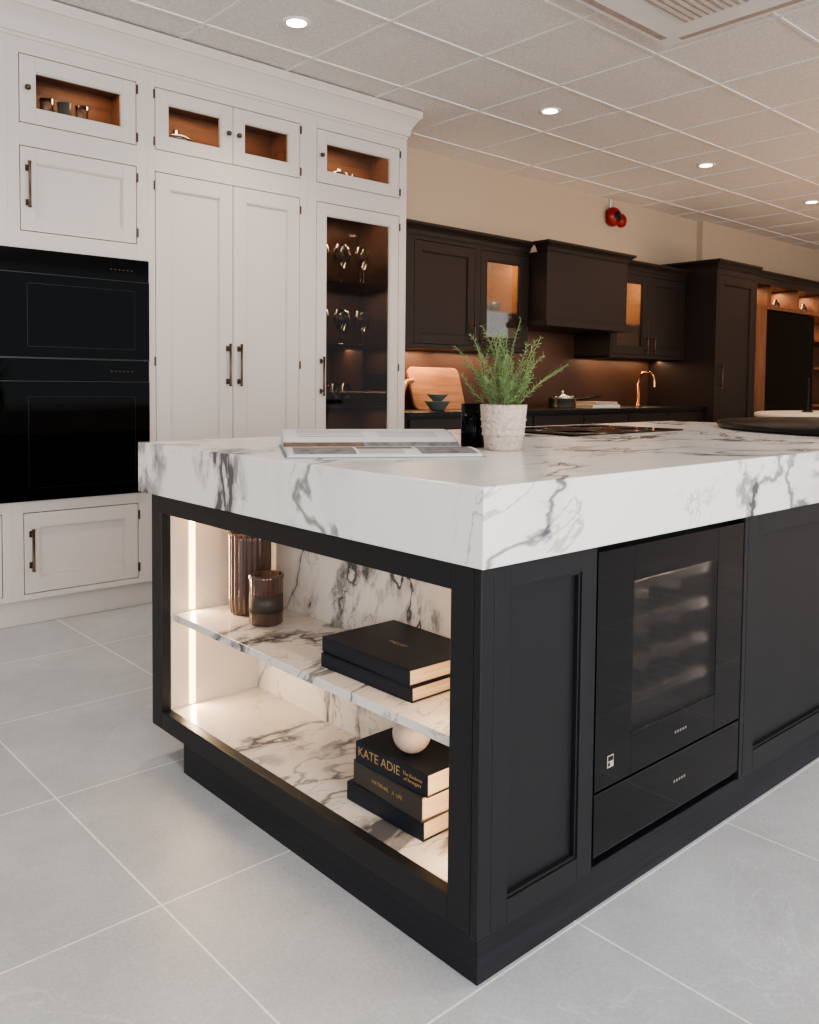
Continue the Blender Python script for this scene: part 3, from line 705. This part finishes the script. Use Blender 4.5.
def text(name, s, size, mat, parent, mtx, ext=.0004):
    cu = bpy.data.curves.new(name, 'FONT'); cu.body = s; cu.size = size; cu.extrude = ext; cu.align_x = 'CENTER'; cu.align_y = 'CENTER'
    o = bpy.data.objects.new(name, cu); cu.materials.append(mat); COL.objects.link(o); o.parent = parent; o.matrix_local = mtx
    return o
ROT_SP = Matrix(((0, 0, -1, 0), (-1, 0, 0, 0), (0, 1, 0, 0), (0, 0, 0, 1)))
cbk = empty('coffee_table_books')
book('b', .210, .454, .4245, .32, .225, .033, .015, M['navy'], cbk)
book('b', .212, .456, .4580, .32, .225, .037, -.015, M['navy'], cbk)
text('title', 'THE LIST', .016, M['gold'], cbk, Matrix.Translation((.20, .454, .4953)) @ Matrix.Rotation(math.radians(-90), 4, 'Z'), .0001)
nb = empty('novel_stack')
BZ = .1410
book('b', .178, .380, BZ, .255, .165, .043, .02, M['navy'], nb)
book('b', .176, .368, BZ+.0435, .24, .160, .054, -.03, M['taupe'], nb)
book('b', .174, .358, BZ+.098, .235, .158, .050, .02, M['navy'], nb)
text('spine_title_top', 'KATE ADIE', .029, M['gold'], nb, Matrix.Translation((.0945, .395, BZ+.126)) @ Matrix.Rotation(.02, 4, 'Z') @ ROT_SP)
text('spine_sub', 'The Kindness\nof Strangers', .0110, M['gold'], nb, Matrix.Translation((.0942, .283, BZ+.124)) @ Matrix.Rotation(.02, 4, 'Z') @ ROT_SP)
text('spine_mid', 'MATERNAL   A  LIFE', .012, M['gold'], nb, Matrix.Translation((.0955, .368, BZ+.071)) @ Matrix.Rotation(-.03, 4, 'Z') @ ROT_SP)
sb = empty('stone_ball_ornament')
lathe('ball', [(0, 0)]+[(.043*math.sin(math.radians(a)), .043-.043*math.cos(math.radians(a))) for a in range(10, 180, 10)]+[(0, .086)], (.148, .345, BZ+.1482), M['stone'], sb, 48)

# ------------------------------------------------------------------ lights
w = bpy.data.worlds.new('World'); S.world = w; w.use_nodes = True
w.node_tree.nodes['Background'].inputs[0].default_value = (0.91, 0.955, 1.0, 1); w.node_tree.nodes['Background'].inputs[1].default_value = 1.1
area('shopfront_daylight', (-1.5, -5.2, 1.5), (math.radians(90), 0, 0), 7, 2.4, 275, (0.95, 0.975, 1.0))
area('warm_ceiling_fill', (6.5, -1.0, 1.0), (math.radians(180), 0, 0), 3, 1.5, 80, (1, .58, .32))  # unseen fill added to warm and lift the ceiling, no real fitting
area('upper_wall_fill', (4.2, 3.30, 2.17), (math.radians(180), 0, 0), 3.2, .1, 1.5, (1, .70, .44))  # added fill above the wall units, warms the wall and ceiling
try:
    S.view_settings.look = 'AgX - Medium High Contrast'
    S.view_settings.exposure = 0.28
except Exception: pass

# ------------------------------------------------------------------ camera
cam = bpy.data.cameras.new('camera'); co = bpy.data.objects.new('camera', cam); COL.objects.link(co)
az = .8383; pitch = .0463; roll = .0097
F = Vector((math.cos(az)*math.cos(pitch), math.sin(az)*math.cos(pitch), -math.sin(pitch)))
R = Vector((math.sin(az), -math.cos(az), 0)); U = R.cross(F)
R2 = R*math.cos(roll)+U*math.sin(roll); U2 = R2.cross(F)
mt = Matrix((R2, U2, -F)).transposed().to_4x4()
mt.translation = Vector((-1.0988, -1.0236, 1.100))
co.matrix_world = mt
cam.sensor_width = 36; cam.sensor_fit = 'AUTO'; cam.lens = 854.7/1024*36
cam.shift_y = -(512-423.75)/1024; cam.clip_start = .05
S.camera = co
